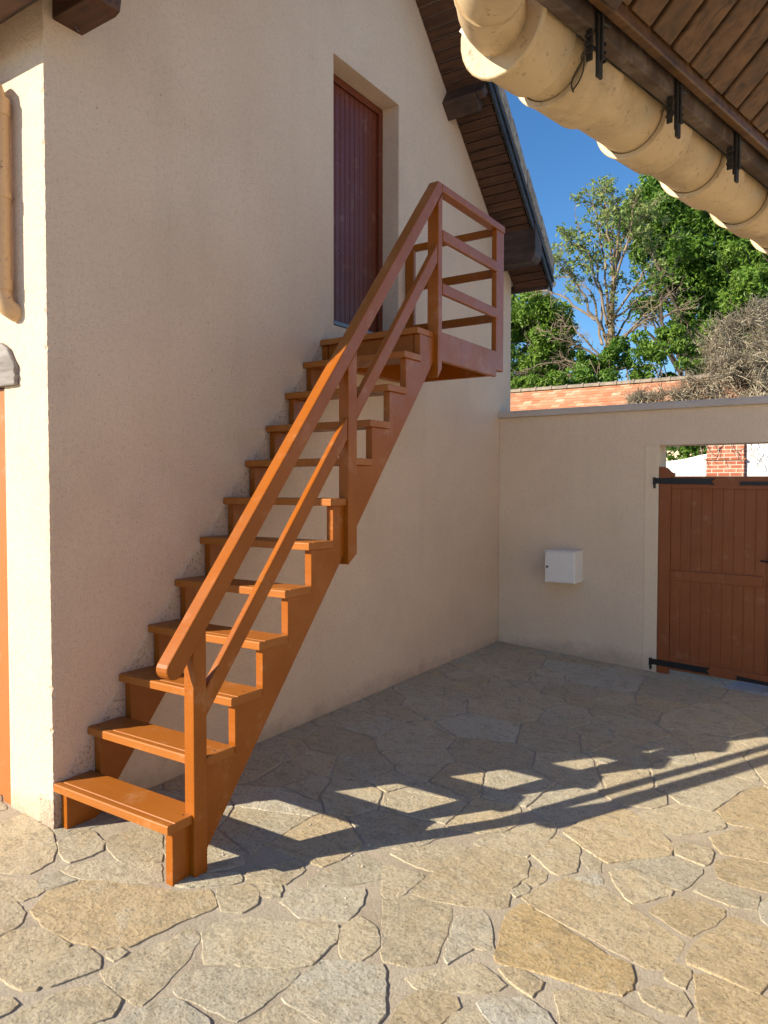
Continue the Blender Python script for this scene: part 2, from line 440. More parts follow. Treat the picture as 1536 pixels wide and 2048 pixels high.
def make_paving():
    rnd = random.Random(21)
    polys = []
    for lst, tones, fx in ((A_, TONE_A, lambda p: (p[0]/2, 1600 + p[1]/2)), (B_, TONE_B, lambda p: (768 + p[0]/2, 1600 + p[1]/2))):
        for q, tn in zip(lst, tones):
            P = [gnd(*fx(p)).to_2d() for p in q]
            polys.append((P, tn, True))
    # free stones everywhere else: irregular cells kept clear of the ones above
    dense = []
    for P, _, _ in polys:
        for i in range(len(P)):
            a = P[i]; b = P[(i+1) % len(P)]; k = max(1, int((b-a).length/.05))
            for j in range(k): dense.append(a + (b-a)*(j/k))
    def inside(pt, P):
        c = False; n = len(P)
        for i in range(n):
            a = P[i]; b = P[(i+1) % n]
            if (a.y > pt.y) != (b.y > pt.y) and pt.x < (b.x-a.x)*(pt.y-a.y)/(b.y-a.y) + a.x: c = not c
        return c
    seeds = []
    def skew(d): return Vector(((d.x*.83 - d.y*.56)*.72, (d.x*.56 + d.y*.83)*1.25))
    tries = 0
    while tries < 9000:
        tries += 1
        p = Vector((rnd.uniform(-2.6, 4.9), rnd.uniform(-4.2, 1.4)))
        big = .245 + .2*noise.noise(Vector((p.x*.9, p.y*.9, 3.3)))
        if any((skew(p-s).length < big*(.6 + .8*w)) for s, w in seeds): continue
        if any(inside(p, P) for P, _, _ in polys): continue
        if any((p-d).length < .05 for d in dense): continue
        seeds.append((p, rnd.random()))
    for p, w in seeds:
        cell = [p + Vector((.55*math.cos(k*.3927), .55*math.sin(k*.3927))) for k in range(16)]
        for s, w2 in seeds:
            if s is p or (s-p).length > 1.2: continue
            d = s - p; mid = p + d*(.5 + .16*(w - w2)); nr = d.normalized()
            cell = clip(cell, mid - nr*rnd.uniform(.003, .009), nr)
            if len(cell) < 3: break
        if len(cell) < 3: continue
        near = sorted(dense, key=lambda d: (d-p).length)[:60]
        for d in near:
            if (d-p).length > .8: break
            nr = (d-p).normalized(); cell = clip(cell, d - nr*.017, nr)
            if len(cell) < 3: break
        if len(cell) < 3: continue
        ar = abs(sum(cell[i].x*cell[(i+1)%len(cell)].y - cell[(i+1)%len(cell)].x*cell[i].y for i in range(len(cell))))/2
        if ar < .0025: continue
        polys.append((cell, min(1, max(0, rnd.gauss(.40, .15))), False))
    V = []; F = []; TC = []
    for si, (P, tn, fixed) in enumerate(polys):
        ar = sum(P[i].x*P[(i+1)%len(P)].y - P[(i+1)%len(P)].x*P[i].y for i in range(len(P)))
        if ar < 0: P = P[::-1]
        # ragged outline
        R = []
        for i in range(len(P)):
            a = P[i]; b = P[(i+1) % len(P)]; L = (b-a).length
            k = max(1, int(L/.02)); nr = Vector((b.y-a.y, a.x-b.x)); nr = nr/(L+1e-9)
            for j in range(k):
                q = a + (b-a)*(j/k)
                w = noise.noise(Vector((q.x*14, q.y*14, si*3.7)))*.007 + noise.noise(Vector((q.x*55, q.y*55, si*1.7)))*.006
                R.append(q + nr*(w + (.012 if fixed else 0)))
        if len(R) < 4: continue
        c = sum(R, Vector((0, 0)))/len(R)
        h = rnd.uniform(.0022, .006); tx = rnd.uniform(-.007, .007); ty = rnd.uniform(-.007, .007)
        b0 = len(V); n = len(R)
        def nrm_at(i):
            t = (R[(i+1) % n] - R[i-1]); return Vector((t.y, -t.x)).normalized() if t.length > 1e-9 else Vector((0, 0))
        for i in range(n):
            q = R[i] + nrm_at(i)*.003
            V.append((q.x, q.y, gz(q.x, q.y) - .006))
        for ins, hh in ((0, -.0008), (.0015, 0)):
            for i in range(n):
                q = R[i] - nrm_at(i)*ins
                V.append((q.x, q.y, gz(q.x, q.y) + h + hh + tx*(q.x-c.x) + ty*(q.y-c.y)))
        for k in range(2):
            for i in range(n):
                j = (i+1) % n
                F.append((b0+k*n+i, b0+k*n+j, b0+(k+1)*n+j, b0+(k+1)*n+i))
        F.append(tuple(b0+2*n+i for i in range(n)))
        TC += [(tn, rnd.random(), rnd.random(), 1)]*(3*n)
    me = bpy.data.meshes.new('paving'); me.from_pydata(V, [], F); me.update()
    ca = me.color_attributes.new('tone', 'FLOAT_COLOR', 'POINT')
    ca.data.foreach_set('color', [x for c in TC for x in c])
    tag(link('paving', me, M_STONE), kind='structure')
make_paving()

# ------------------------------------------------------------------ the house
HW = 4.6485; HD = 6.0; RX = 2.275; RZ = 5.62
def zr(x): return 3.507 + .945*(4.51 - x)      # underside of roof, right slope
def zl(x): return 3.47 + .945*x                # left slope
house = thing('house', 'beige rendered gabled house with dark timber eaves and an outside staircase to its upper door', 'house', (2.3, 3, 0))
DX0, DX1, DZ0, DZ1, DD = 1.947, 2.704, 2.478, 4.161, .163
LY0, LY1, LZ = .326, 1.22, 1.893
w = MB(); g0 = -.3
rc = random.Random(12); CN = [(0, 0, g0)]; zz = g0 + .02
while zz < 3.45:
    big_ = .010 if rc.random() < .06 else 0
    CN.append((rc.uniform(0, .0022) + big_*rc.random(), rc.uniform(0, .0022) + big_*rc.random(), zz)); zz += .014
CN.append((0, 0, 3.47))
CW = .02
w.add([(DX0,0,g0),(DX0,0,zl(DX0)),(CW,0,3.47),(CW,0,g0)], [(0,1,2,3)])
for q0, q1 in zip(CN, CN[1:]):
    w.add([(CW,0,q0[2]),(CW,0,q1[2]),q1,q0], [(0,1,2,3)])
    w.add([(0,CW,q0[2]),(0,CW,q1[2]),q1,q0], [(3,2,1,0)])
w.add([(DX0,0,g0),(DX1,0,g0),(DX1,0,DZ0),(DX0,0,DZ0)], [(0,1,2,3)])
w.add([(DX0,0,DZ1),(DX1,0,DZ1),(DX1,0,zr(DX1)),(RX,0,RZ),(DX0,0,zl(DX0))], [(0,1,2,3,4)])
w.add([(DX1,0,g0),(HW,0,g0),(HW,0,zr(HW)),(DX1,0,zr(DX1))], [(0,1,2,3)])
w.add([(DX0,0,DZ0),(DX0,0,DZ1),(DX0,DD+.02,DZ1),(DX0,DD+.02,DZ0)], [(0,1,2,3)])
w.add([(DX1,0,DZ0),(DX1,0,DZ1),(DX1,DD+.02,DZ1),(DX1,DD+.02,DZ0)], [(3,2,1,0)])
w.add([(DX0,0,DZ1),(DX1,0,DZ1),(DX1,DD+.02,DZ1),(DX0,DD+.02,DZ1)], [(0,1,2,3)])
w.add([(DX0,0,DZ0),(DX1,0,DZ0),(DX1,DD+.02,DZ0),(DX0,DD+.02,DZ0)], [(3,2,1,0)])
# left wall with the lower door opening
w.add([(0,CW,g0),(0,LY0,g0),(0,LY0,3.47),(0,CW,3.47)], [(3,2,1,0)])
w.add([(0,LY0,LZ),(0,LY1,LZ),(0,LY1,3.47),(0,LY0,3.47)], [(3,2,1,0)])
w.add([(0,LY1,g0),(0,HD,g0),(0,HD,3.47),(0,LY1,3.47)], [(3,2,1,0)])
w.add([(0,LY0,g0),(.2,LY0,g0),(.2,LY0,LZ),(0,LY0,LZ)], [(3,2,1,0)])
w.add([(0,LY1,g0),(.2,LY1,g0),(.2,LY1,LZ),(0,LY1,LZ)], [(0,1,2,3)])
w.add([(HW,0,g0),(HW,HD,g0),(HW,HD,zr(HW)),(HW,0,zr(HW))], [(0,1,2,3)])
w.add([(0,HD,g0),(HW,HD,g0),(HW,HD,zr(HW)),(RX,HD,RZ),(0,HD,3.47)], [(4,3,2,1,0)])
w.build('wall', M_STUC, house)

# roof: tiled slab, boarded underside, bargeboard, verge
EL, ER = -.10, 4.74

YV0, YV1 = -.36, HD + .36
r = MB()
T = .235
r.prism([(EL,YV0+.03,zl(EL)+.03),(RX,YV0+.03,RZ+.03),(ER,YV0+.03,zr(ER)+.03),(ER,YV0+.03,zr(ER)+T),(RX,YV0+.03,RZ+T),(EL,YV0+.03,zl(EL)+T)], (0, YV1-YV0-.06, 0))
roof = r.build('roof', M_COPING, house)
for side in (0, 1):
    so = MB(); rr = random.Random(3+side)
    a = Vector((RX, 0, RZ)); b = Vector((ER, 0, zr(ER))) if side else Vector((EL, 0, zl(EL)))
    L = (b-a).length; d = (b-a)/L; nn = Vector((-d.z, 0, d.x))
    if nn.z > 0: nn = -nn
    s = .02
    while s < L - .03:
        wd = min(.0765, L - s)
        c = a + d*(s + wd/2) - nn*.006
        so.obox((c.x, (YV0+.0)/2+.015, c.z), d*(wd/2-.0035), Vector((0, (-YV0)/2-.018, 0)), nn*(.010 + rr.uniform(0, .0015)))
        s += .078
    so.build('soffit', M_SOFF, roof, bevel=.002)
    bg_ = MB()
    p = [a + Vector((0,0,-.045)), b + Vector((0,0,-.045)), b + Vector((0,0,.11)), a + Vector((0,0,.11))]
    bg_.prism([(q.x, YV0+.012, q.z) for q in p], (0, -.022, 0))
    p2 = [a + Vector((0,0,.03)), b + Vector((0,0,.03)), b + Vector((0,0,.075)), a + Vector((0,0,.075))]
    bg_.prism([(q.x, YV0-.0115, q.z) for q in p2], (0, -.012, 0))
    bg_.build('bargeboard', M_BARGE, roof, bevel=.003)
    vg = MB(); k = 0; s = 0
    while s < L:
        e = min(L, s + .21); q0 = a + d*s; q1 = a + d*e; j = rr.uniform(-.006, .006)
        vg.prism([(q0.x, YV0-.02+j, q0.z+.112), (q1.x, YV0-.02+j, q1.z+.112), (q1.x, YV0-.02+j, q1.z+.24+j), (q0.x, YV0-.02+j, q0.z+.255+j)], (0, .06, 0))
        s = e + .002
    vg.build('verge', M_VERGE, roof, bevel=.006)
# eave ends
ev = MB()
ev.box(ER-.02, ER+.0, YV0+.03, YV1, zr(ER)-.02, zr(ER)+.1)
ev.build('fascia', M_BEAM, roof)
ev = MB(); ev.box(EL-.004, EL+.016, YV0+.03, YV1, 3.358, 3.47); ev.build('fascia', M_BEAM, roof)
# purlin ends
pb = MB()
pb.prism([(4.30,.02,3.41),(4.30,-.335,3.41),(4.30,-.352,3.425),(4.30,-.372,3.455),(4.30,-.378,3.50),(4.30,-.378,3.74),(4.30,.02,3.74)], (.155, 0, 0))
pb.build('purlin', M_BEAM, house, bevel=.006)
pb = MB()
sec = [(3.405,4.56),(3.328,4.437),(3.432,4.338),(3.515,4.455)]
pb.prism([(x, .02, z) for x, z in sec], (0, -.30, 0))
pb.prism([(x+.0, -.282, z) for x, z in [(3.405,4.55),(3.34,4.45),(3.385,4.405),(3.46,4.50)]], (0, -.06, 0))
pb.build('purlin', M_BEAM, house, bevel=.006)
pb = MB()
pb.prism([(.044,.02,3.389),(.044,-.225,3.389),(.044,-.256,3.40),(.044,-.27,3.46),(.044,-.27,3.60),(.044,.02,3.60)], (.139, 0, 0))
pu = pb.build('purlin', M_SOFF, house, bevel=.004)
hk = MB(); hk.tube([(.12,-.05,3.392),(.12,-.05,3.375),(.128,-.05,3.365),(.136,-.05,3.372)], .0022, 6)
hk.build('hook', M_STEEL, pu)

# gutters and downpipes of the house
def half_gutter(mb, p0, p1, r, th=.004, seg=12, a0=0.0, a1=math.pi):
    p0, p1 = Vector(p0), Vector(p1); d = (p1-p0).normalized(); sx = d.cross(Vector((0, 0, 1))).normalized()
    an = [a0 + (a1-a0)*k/seg for k in range(seg+1)]
    pr = [(r*math.cos(q), -r*math.sin(q)) for q in an]
    pr += [((r-th)*math.cos(q), -(r-th)*math.sin(q)) for q in an[::-1]]
    mb.prism([p0 + sx*a + Vector((0, 0, b)) for a, b in pr], p1-p0)
def bead(mb, p0, p1, r, off, br):
    p0, p1 = Vector(p0), Vector(p1); d = (p1-p0).normalized(); sx = d.cross(Vector((0, 0, 1))).normalized()
    mb.tube([p0 + sx*off, p1 + sx*off], br, 8)
gm = MB(); gc = (4.80, 3.36)
half_gutter(gm, (gc[0], -.34, gc[1]), (gc[0], HD+.3, gc[1]), .062)
bead(gm, (gc[0], -.34, gc[1]), (gc[0], HD+.3, gc[1]), .062, .062, .008)
gu = gm.build('gutter', M_GUT, house, smooth=40)
ec = MB(); ec.prism([(gc[0]+.066*math.cos(math.pi*k/12), -.343, gc[1]+.004-.066*math.sin(math.pi*k/12)) for k in range(13)], (0, -.012, 0))
ec.build('end_cap', M_GUT, gu, bevel=.003)
dp = MB()
dp.tube([(4.80,.30,3.32),(4.80,.30,3.17),(4.795,.30,3.12),(4.77,.30,3.07),(4.735,.30,3.02),(4.715,.30,2.97),(4.712,.30,2.9),(4.712,.30,0)], .042, 14)
dp.tube([(4.80,.30,3.20),(4.80,.30,3.155)], .048, 14)
dp.build('downpipe', M_PIPE, house, smooth=50)
# left side
gm = MB(); gl = (-.170, 3.37)
half_gutter(gm, (gl[0], -.33, gl[1]), (gl[0], HD+.3, gl[1]), .062)
bead(gm, (gl[0], -.33, gl[1]), (gl[0], HD+.3, gl[1]), .062, -.062, .008)
gm.build('gutter', M_SOFF, house, smooth=40)
dp = MB(); PX = -.051; PY = .244
path = [(-.165,.62,3.33),(-.165,.60,3.27),(-.155,.52,3.22),(-.13,.38,3.185),(-.085,.30,3.165),(-.062,.262,3.13),(PX,PY,3.07),(PX,PY,2.40),(PX,PY,2.275),(PX+.004,PY-.006,2.245),(PX+.018,PY-.016,2.218),(PX+.045,PY-.026,2.202),(PX+.085,PY-.03,2.197)]
dp.tube(path, .040, 18)
dp.tube([(PX,PY,3.09),(PX,PY,3.02)], .0435, 18)
dp.tube([(PX,PY,2.335),(PX,PY,2.29)], .0435, 18)
dpo = dp.build('downpipe', M_PIPE, house, smooth=50)
cl = MB(); cl.tube([(PX,PY,2.70),(PX,PY,2.675)], .045, 18); cl.tube([(PX,PY,2.687),(0,PY,2.687)], .006, 8)
cl.box(PX-.062, PX-.045, PY-.012, PY+.012, 2.672, 2.703)
cl.build('pipe_clamp', M_PIPE, dpo, bevel=.002)

# lower door in the left wall with rough timber lintel
ld = MB(); rr = random.Random(5)
prof = [(1.5,1.893),(.195+.03,1.893),(.178+.03,1.897),(0.216,1.915),(0.206,1.93),(0.217,1.95),(0.208,1.968),(0.216,1.985),(0.235,2.005),(0.252,2.03),(0.265,2.052),(0.300,2.072),(.33,2.085),(.42,2.078),(.7,2.09),(1.5,2.085)]
ld.prism([(-.022, y, z) for y, z in prof], (.06, 0, 0))
ld.build('lintel', M_GREYW, house, bevel=.006)
fr = MB()
fr.box(.008, .07, LY0+.003, LY0+.075, -.02, LZ-.004); fr.box(.008, .07, LY1-.075, LY1-.003, -.02, LZ-.004); fr.box(.0083, .07, LY0+.0755, LY1-.0755, LZ-.08, LZ-.004)
ldo = fr.build('lower_door', M_FRAME, house, bevel=.004)
lf = MB()
for k in range(8):
    y0 = LY0+.08+k*.0925; lf.box(.03, .06, y0, y0+.0905, .03, LZ-.085)
lf.build('leaf', M_FRAME, ldo, bevel=.003)

# upper door in the gable
ud = MB()
ud.box(DX0+.002, DX0+.05, DD-.03, DD+.03, DZ0+.07, DZ1-.003); ud.box(DX1-.05, DX1-.002, DD-.03, DD+.03, DZ0+.07, DZ1-.003); ud.box(DX0+.0505, DX1-.0505, DD-.0298, DD+.03, DZ1-.05, DZ1-.0032)
udo = ud.build('upper_door', M_DOOR, house, bevel=.003)
lf = MB(); k = 0; x = DX0+.052
while x < DX1-.055:
    wd = .0545; lf.box(x, min(x+wd-.003, DX1-.052), DD-.012, DD+.02, DZ0+.075, DZ1-.052); x += wd
lf.box(DX0+.0515, DX1-.0515, DD-.004, DD+.018, DZ0+.0745, DZ1-.0515)
lf.build('leaf', M_DOOR, udo, bevel=.0035)
th = MB(); th.box(DX0+.003, DX1-.003, -.004, DD+.025, DZ0+.004, DZ0+.03); th.box(DX0+.0035, DX1-.0035, DD-.06, DD+.02, DZ0+.0305, DZ0+.068)
th.build('threshold', M_STEEL, udo, bevel=.003)

# ------------------------------------------------------------------ staircase
stair = thing('staircase', 'orange-brown painted wooden staircase climbing the gable wall to the upper door', 'staircase', (.9, -.36, 0))
YO = -.735
def xn(n): return -.1646 + .1642*n
NS = 11
def stringer_poly(y):
    P = []
    x = xn(1)+.035
    P.append((x, y, gz(x, y)-.004))
    for n in range(1, NS+1):
        x = xn(n) + .035
        P.append((x, y, .2*n - .0355)); P.append((xn(n+1)+.035, y, .2*n - .0355))
    P[-1] = (xn(12)+.02, y, .2*NS - .0355)
    P.append((xn(12)+.02, y, 2.322)); P.append((2.0, y, 2.322)); P.append((2.0, y, 2.205))
    def zb(x): return .024 + (x-.203)*1.2165
    P.append((1.99, y, zb(1.99)))
    xx = .203 + (gz(.18, y) - .028)/1.2165
    P.append((xx, y, gz(xx, y)-.004))
    return P
for y in (-.708, -.043):
    MB().prism(stringer_poly(y), (0, .04, 0)).build('stringer', M_PAINT, stair, bevel=.003)
for n in range(1, NS+1):
    t = MB(); x = xn(n); y0, y1 = -.722, -.004; zt_ = .2*n
    pf = [(0,-.035),(.182,-.035),(.182,0),(.036,0),(.0345,-.004),(.0305,-.004),(.029,0),(.004,0),(0,-.004)]
    t.prism([(x+a, y0, zt_+b) for a, b in pf], (0, y1-y0, 0))
    tr = t.build('tread', M_PAINTX, stair, bevel=.002)
    if n % 2 or n < 4:
        sw = MB(); sw.tube([(x+.10, y0+.03, zt_-.001), (x+.10, y0+.03, zt_+.0012)], .0035, 8); sw.build('screw', M_BRONZE, tr)
# landing
ZL = 2.36; LX0, LX1 = xn(12)+.0, 2.80
la = MB()
k = 0; x = LX0
while x < LX1-.01:
    x1 = min(x+.138, LX1); la.box(x, x1-.004, -.704, -.004, ZL-.035, ZL); x += .138
lao = la.build('landing_floor', M_PAINTX, stair, bevel=.003)
fb = MB()
fb.box(LX0+.028, LX0+.062, -.66, -.048, 2.20, ZL-.0355)
fb.build('landing_riser', M_PAINT, stair, bevel=.002)
fb = MB(); fb.box(2.002, 2.775, -.736, -.706, 2.195, 2.364)
fo = fb.build('landing_fascia', M_PAINT, stair, bevel=.003)
sc_ = MB()
for x, z in ((2.28, 2.335), (2.28, 2.225)):
    sc_ = MB(); sc_.tube([(x, -.7355, z), (x, -.738, z)], .006, 8); sc_.build('screw', M_STEEL, fo)
fb = MB(); fb.box(2.735, 2.77, -.7035, -.006, 2.20, ZL-.036); fb.box(2.03, 2.06, -.665, -.048, 2.21, ZL-.0362); fb.box(2.062, 2.733, -.06, -.005, 2.20, ZL-.0363)
fb.build('landing_joist', M_PAINT, stair, bevel=.003)

# posts
def post(x0, x1, y0, y1, z0, z1, pts=None):
    p = MB()
    if pts: p.prism(pts, (x1-x0, 0, 0)) 
    else: p.box(x0, x1, y0, y1, z0, z1)
    return p.build('post', M_PAINT, stair, bevel=.004)
def zt(x): return 1.676 + 1.22*(x-.71)
def slantpost(x0, x1, y0, y1, z0, zoff, zb1=None):
    p = MB(); zb1 = z0 if zb1 is None else zb1
    p.prism([(x0,y0,z0),(x1,y0,zb1),(x1,y0,zt(x1)+zoff),(x0,y0,zt(x0)+zoff)], (0, y1-y0, 0))
    return p.build('post', M_PAINT, stair, bevel=.004)
slantpost(.118, .184, YO, YO+.054, gz(.15,-.73)-.003, -.124)
slantpost(1.108, 1.180, YO, YO+.060, 1.075, -.124, 1.125)
# landing posts
p = MB(); p.prism([(1.985,YO,2.09),(2.032,YO,2.15),(2.032,YO,3.163),(1.985,YO,3.105)], (0, .074, 0)); p.build('post', M_PAINT, stair, bevel=.004)
p = MB(); p.box(2.768, 2.885, YO, YO+.036, 2.24, 3.172); p.build('post', M_PAINT, stair, bevel=.004)
p = MB(); p.box(2.79, 2.822, -.075, -.004, ZL+.001, 3.16); p.build('post', M_PAINT, stair, bevel=.004)
# rails of the flight
def slope_rail(name, x0, x1, zf, th, y0, y1, round_end=False, top=None):
    P = [(x1, zf(x1)-th), (x1, zf(x1))]
    if top: P = [(top[0], top[1]-.10), (top[0]+.035, top[1]-.046), (top[0]+.035, top[1]+.0), (top[0]-.01, zf(top[0]-.01))]
    if round_end:
        cx, cz = x0 + .055, zf(x0+.055) - th/2; r = th*.315
        d = Vector((1, 1.22)).normalized(); nv = Vector((-d.y, d.x))
        pts = []
        for k in range(9):
            w = math.pi*k/8; v = nv*math.cos(w)*r*1.0 - d*math.sin(w)*r*.9
            pts.append((cx + v.x, cz + v.y))
        P = P + pts
    else: P = P + [(x0, zf(x0)), (x0, zf(x0)-th)]
    return MB().prism([(x, y0, z) for x, z in P], (0, y1-y0, 0)).build(name, M_PAINT, stair, bevel=.006)
slope_rail('handrail', -.03, 2.0, zt, .125, YO-.006, YO+.058, True, (1.985, 3.219))
zm = lambda x: .853 + 1.22*(x-.332)
slope_rail('middle_rail', .1845, 1.1075, zm, .112, YO+.004, YO+.036)
slope_rail('middle_rail', 1.1805, 1.9845, zm, .112, YO+.004, YO+.036)
def flat_rail(name, x0, x1, y0, y1, z0, z1):
    return MB().box(x0, x1, y0, y1, z0, z1).build(name, M_PAINT, stair, bevel=.005)
flat_rail('guard_rail', 2.0205, 2.89, YO-.006, YO+.058, 3.173, 3.219)
flat_rail('guard_rail', 2.0325, 2.795, YO-.004, YO+.022, 2.892, 2.957)
flat_rail('guard_rail', 2.0325, 2.795, YO-.004, YO+.022, 2.584, 2.649)
for z0, z1 in ((3.155, 3.205), (2.875, 2.93), (2.575, 2.63)):
    flat_rail('guard_rail', 2.823, 2.85, YO+.0365, -.004, z0, z1)

# ------------------------------------------------------------------ boundary wall, gate, meter box
BX, BT = 4.411, 4.655
GY0, GY1 = -1.403, -2.268
bw = thing('boundary_wall', 'rendered boundary wall with a smooth band beside the gate opening and a grey coping', 'wall', (BX, -3, 0))
mb = MB()
mb.box(BX, BT, GY0, -.002, -.4, 2.08)
mb.box(BX, BT, GY1, GY0-.0004, 1.796, 2.08)
mb.box(BX, BT, -7, GY1-.0004, -.6, 2.08)
mb.build('wall', M_STUCW, bw)
MB().box(BX-.004, BX+.05, GY0+.001, GY0+.108, -.4, 1.797).build('smooth_band', M_SMOOTH, bw, bevel=.003)
co = MB(); co.box(BX-.03, BT+.03, -7, -.001, 2.081, 2.138); co.box(BX-.034, BX-.0301, -7, -.001, 2.086, 2.124)
co.build('coping', M_COPING, bw, bevel=.006)

gate = thing('gate', 'reddish brown boarded wooden gate with black strap hinges', 'gate', (BX+.02, -1.8, 0))
GX0, GX1 = BX+.004, BX+.052
def gb(y): return -.012 + .035*(y+1.5)       # bottom edge follows the slope of the yard
def bar(mb, y0, y1, z0a, z0b, z1a, z1b, x0, x1):
    mb.prism([(x0,y0,z0a),(x0,y1,z0b),(x0,y1,z1b),(x0,y0,z1a)], (x1-x0, 0, 0))
YE = -2.215
f = MB()
# hanging stile with shaped head
f.prism([(GX0,-1.406,-.062),(GX0,-1.496,-.054),(GX0,-1.4965,1.545),(GX0,-1.523,1.546),(GX0,-1.523,1.572),(GX0,-1.505,1.574),(GX0,-1.492,1.582),(GX0,-1.480,1.597),(GX0,-1.465,1.612),(GX0,-1.445,1.620),(GX0,-1.406,1.622)], (GX1-GX0, 0, 0))
f.build('hanging_stile', M_GATE, gate, bevel=.004)
f = MB()
bar(f, -1.497, YE, 1.448, 1.440, 1.545, 1.540, GX0+.0005, GX1)
f.build('top_rail', M_GATE, gate, bevel=.004)
f = MB(); bar(f, -1.497, YE+.045, .715, .700, .792, .785, GX0+.0005, GX1); f.build('middle_rail', M_GATE, gate, bevel=.004)
f = MB(); bar(f, -1.497, YE, gb(-1.497), gb(YE), .077, .036, GX0+.0005, GX1); f.build('bottom_rail', M_GATE, gate, bevel=.004)
f = MB(); f.box(GX0, GX1, YE-.05, YE, -.085, 1.54); f.build('closing_stile', M_GATE, gate, bevel=.004)
f = MB(); y = -1.4975
while y > YE:
    y1 = max(y-.077, YE+.001); f.box(GX0+.014, GX1-.008, y1+.0035, y, .02, 1.47); y -= .077
f.box(GX0+.018, GX1-.012, YE, -1.4975, .021, 1.469)
f.build('board_panel', M_GATE, gate, bevel=.003)
def strap(y0, y1, za, zb, h):
    P = [(y0, za-h), (y1+.045, zb-h), (y1, zb-h-.004), (y1+.03, zb), (y1-.004, zb+h+.002), (y1+.05, zb+h), (y0, za+h)]
    s = MB().prism([(GX0-.0035, y, z) for y, z in P], (-.006, 0, 0))
    s.tube([(GX0-.012, y0+.004, za-h*1.3), (GX0-.012, y0+.004, za+h*1.2)], .012, 10)
    s.tube([(GX0-.012, y0+.002, za-h*2.6), (GX0-.012, y0+.002, za-h*1.2)], .009, 10)
    for q in (.10, .2, .42, .75, .9): s.tube([(GX0-.0095, y0+(y1-y0)*q, za+(zb-za)*q), (GX0-.0125, y0+(y1-y0)*q, za+(zb-za)*q)], .006, 8)
    return s.build('strap_hinge', M_IRON, gate, bevel=.0015)
strap(-1.375, -1.825, 1.509, 1.502, .023)
strap(-1.362, -1.81, .040, .020, .024)
for za, zb in ((1.487, 1.484), (-.006, -.028)):
    s = MB(); bar(s, -2.0, -2.262, za-.014, zb-.014, za+.014, zb+.014, GX0-.010, GX0-.0032)
    for q in (.1, .2, .5, .65): s.tube([(GX0-.010, -2.0-.262*q, za+(zb-za)*q), (GX0-.013, -2.0-.262*q, za+(zb-za)*q)], .005, 8)
    s.build('flat_bar', M_IRON, gate, bevel=.0015)
s = MB(); s.tube([(GX0-.004,-2.235,.90),(GX0-.05,-2.235,.90)], .009, 8); s.tube([(GX0-.05,-2.243,.90),(GX0-.052,-2.2,.902),(GX0-.052,-2.155,.909)], [.009,.008,.006], 8)
s.box(GX0-.005, GX0-.0005, -2.255, -2.218, .80, .95)
s.build('handle', M_IRON, gate, smooth=40)
# concrete under the gate
th = MB(); th.box(BX-.07, BT+.5, GY1, GY0-.002, -.30, -.058-.02)
tc = []
me_v = []
tag(th.build('threshold', M_CONC), kind='structure')

mbx = thing('meter_box', 'small white utility box with a key lock fixed to the boundary wall', 'box', (4.3, -.656, .65))
MB().box(4.207, BX-.001, -.789, -.524, .650, .913).build('body', M_WHITE, mbx, bevel=.005)
dd = MB(); dd.box(4.199, 4.2065, -.780, -.531, .657, .903); mbd = dd.build('door', M_WHITE, mbx, bevel=.002)
lk = MB(); lk.tube([(4.1985,-.549,.783),(4.193,-.549,.783)], .011, 12); lk.box(4.1905,4.1929,-.551,-.547,.776,.790); lk.build('lock', M_STEEL, mbd)
hb = MB(); hb.box(4.204, BX-.001, -.794, -.519, .9135, .920); hb.build('lid', M_WHITE, mbx, bevel=.002)

# ------------------------------------------------------------------ near roof edge with gutter
U = Vector((.979, -.2045, 0)).normalized(); N = Vector((.2045, .979, 0)).normalized(); Z = Vector((0, 0, 1))
GS, GZ, GR = -2.421, 2.235, .070
def P3(t, s, z): return U*t + N*s + Z*z
porch = thing('outbuilding', 'overhanging eave of a nearby building with boarded soffit and a big beige gutter', 'building', P3(1, -3.5, 0))
# gutter
gm = MB(); T0, T1 = -.09, 4.0
half_gutter(gm, P3(T0, GS, GZ), P3(T1, GS, GZ), GR, .004, 20)
gut = gm.build('gutter', M_GUT, porch, smooth=40)
C0, C1 = (math.radians(8), math.pi) if (U.cross(Z).dot(N) < 0) else (0.0, math.radians(172))
t = .012
while t < 3.8:
    c = MB()
    half_gutter(c, P3(t, GS, GZ), P3(t+.118, GS, GZ), GR+.011, .009, 20, C0, C1)
    half_gutter(c, P3(t-.006, GS, GZ), P3(t-.0005, GS, GZ), GR+.0135, .012, 20, C0, C1)
    c.build('coupler', M_GUT, gut, smooth=40, bevel=.002)
    b = MB()
    q = t - .038
    b.obox(P3(q, -2.5375, 2.202), U*.008, N*.003, Z*.058)
    b.obox(P3(q+.001, -2.5425, 2.216), U*.003, N*.0022, Z*.045)
    for dq in (-.021, .023):
        for zz in (2.182, 2.196, 2.210): b.obox(P3(q+dq, -2.530, zz), U*.0018, N*.008, Z*.003)
        b.obox(P3(q+dq*.75, -2.528, 2.196), U*.002, N*.006, Z*.026)
    b.tube([P3(q-.024, -2.526, 2.20), P3(q+.026, -2.526, 2.20)], .003, 6)
    b.tube([P3(q+.006, -2.540, 2.236), P3(q+.03, -2.540, 2.240)], .0035, 8)
    b.build('bracket', M_BRONZE, gut, bevel=.002)
    t += .304
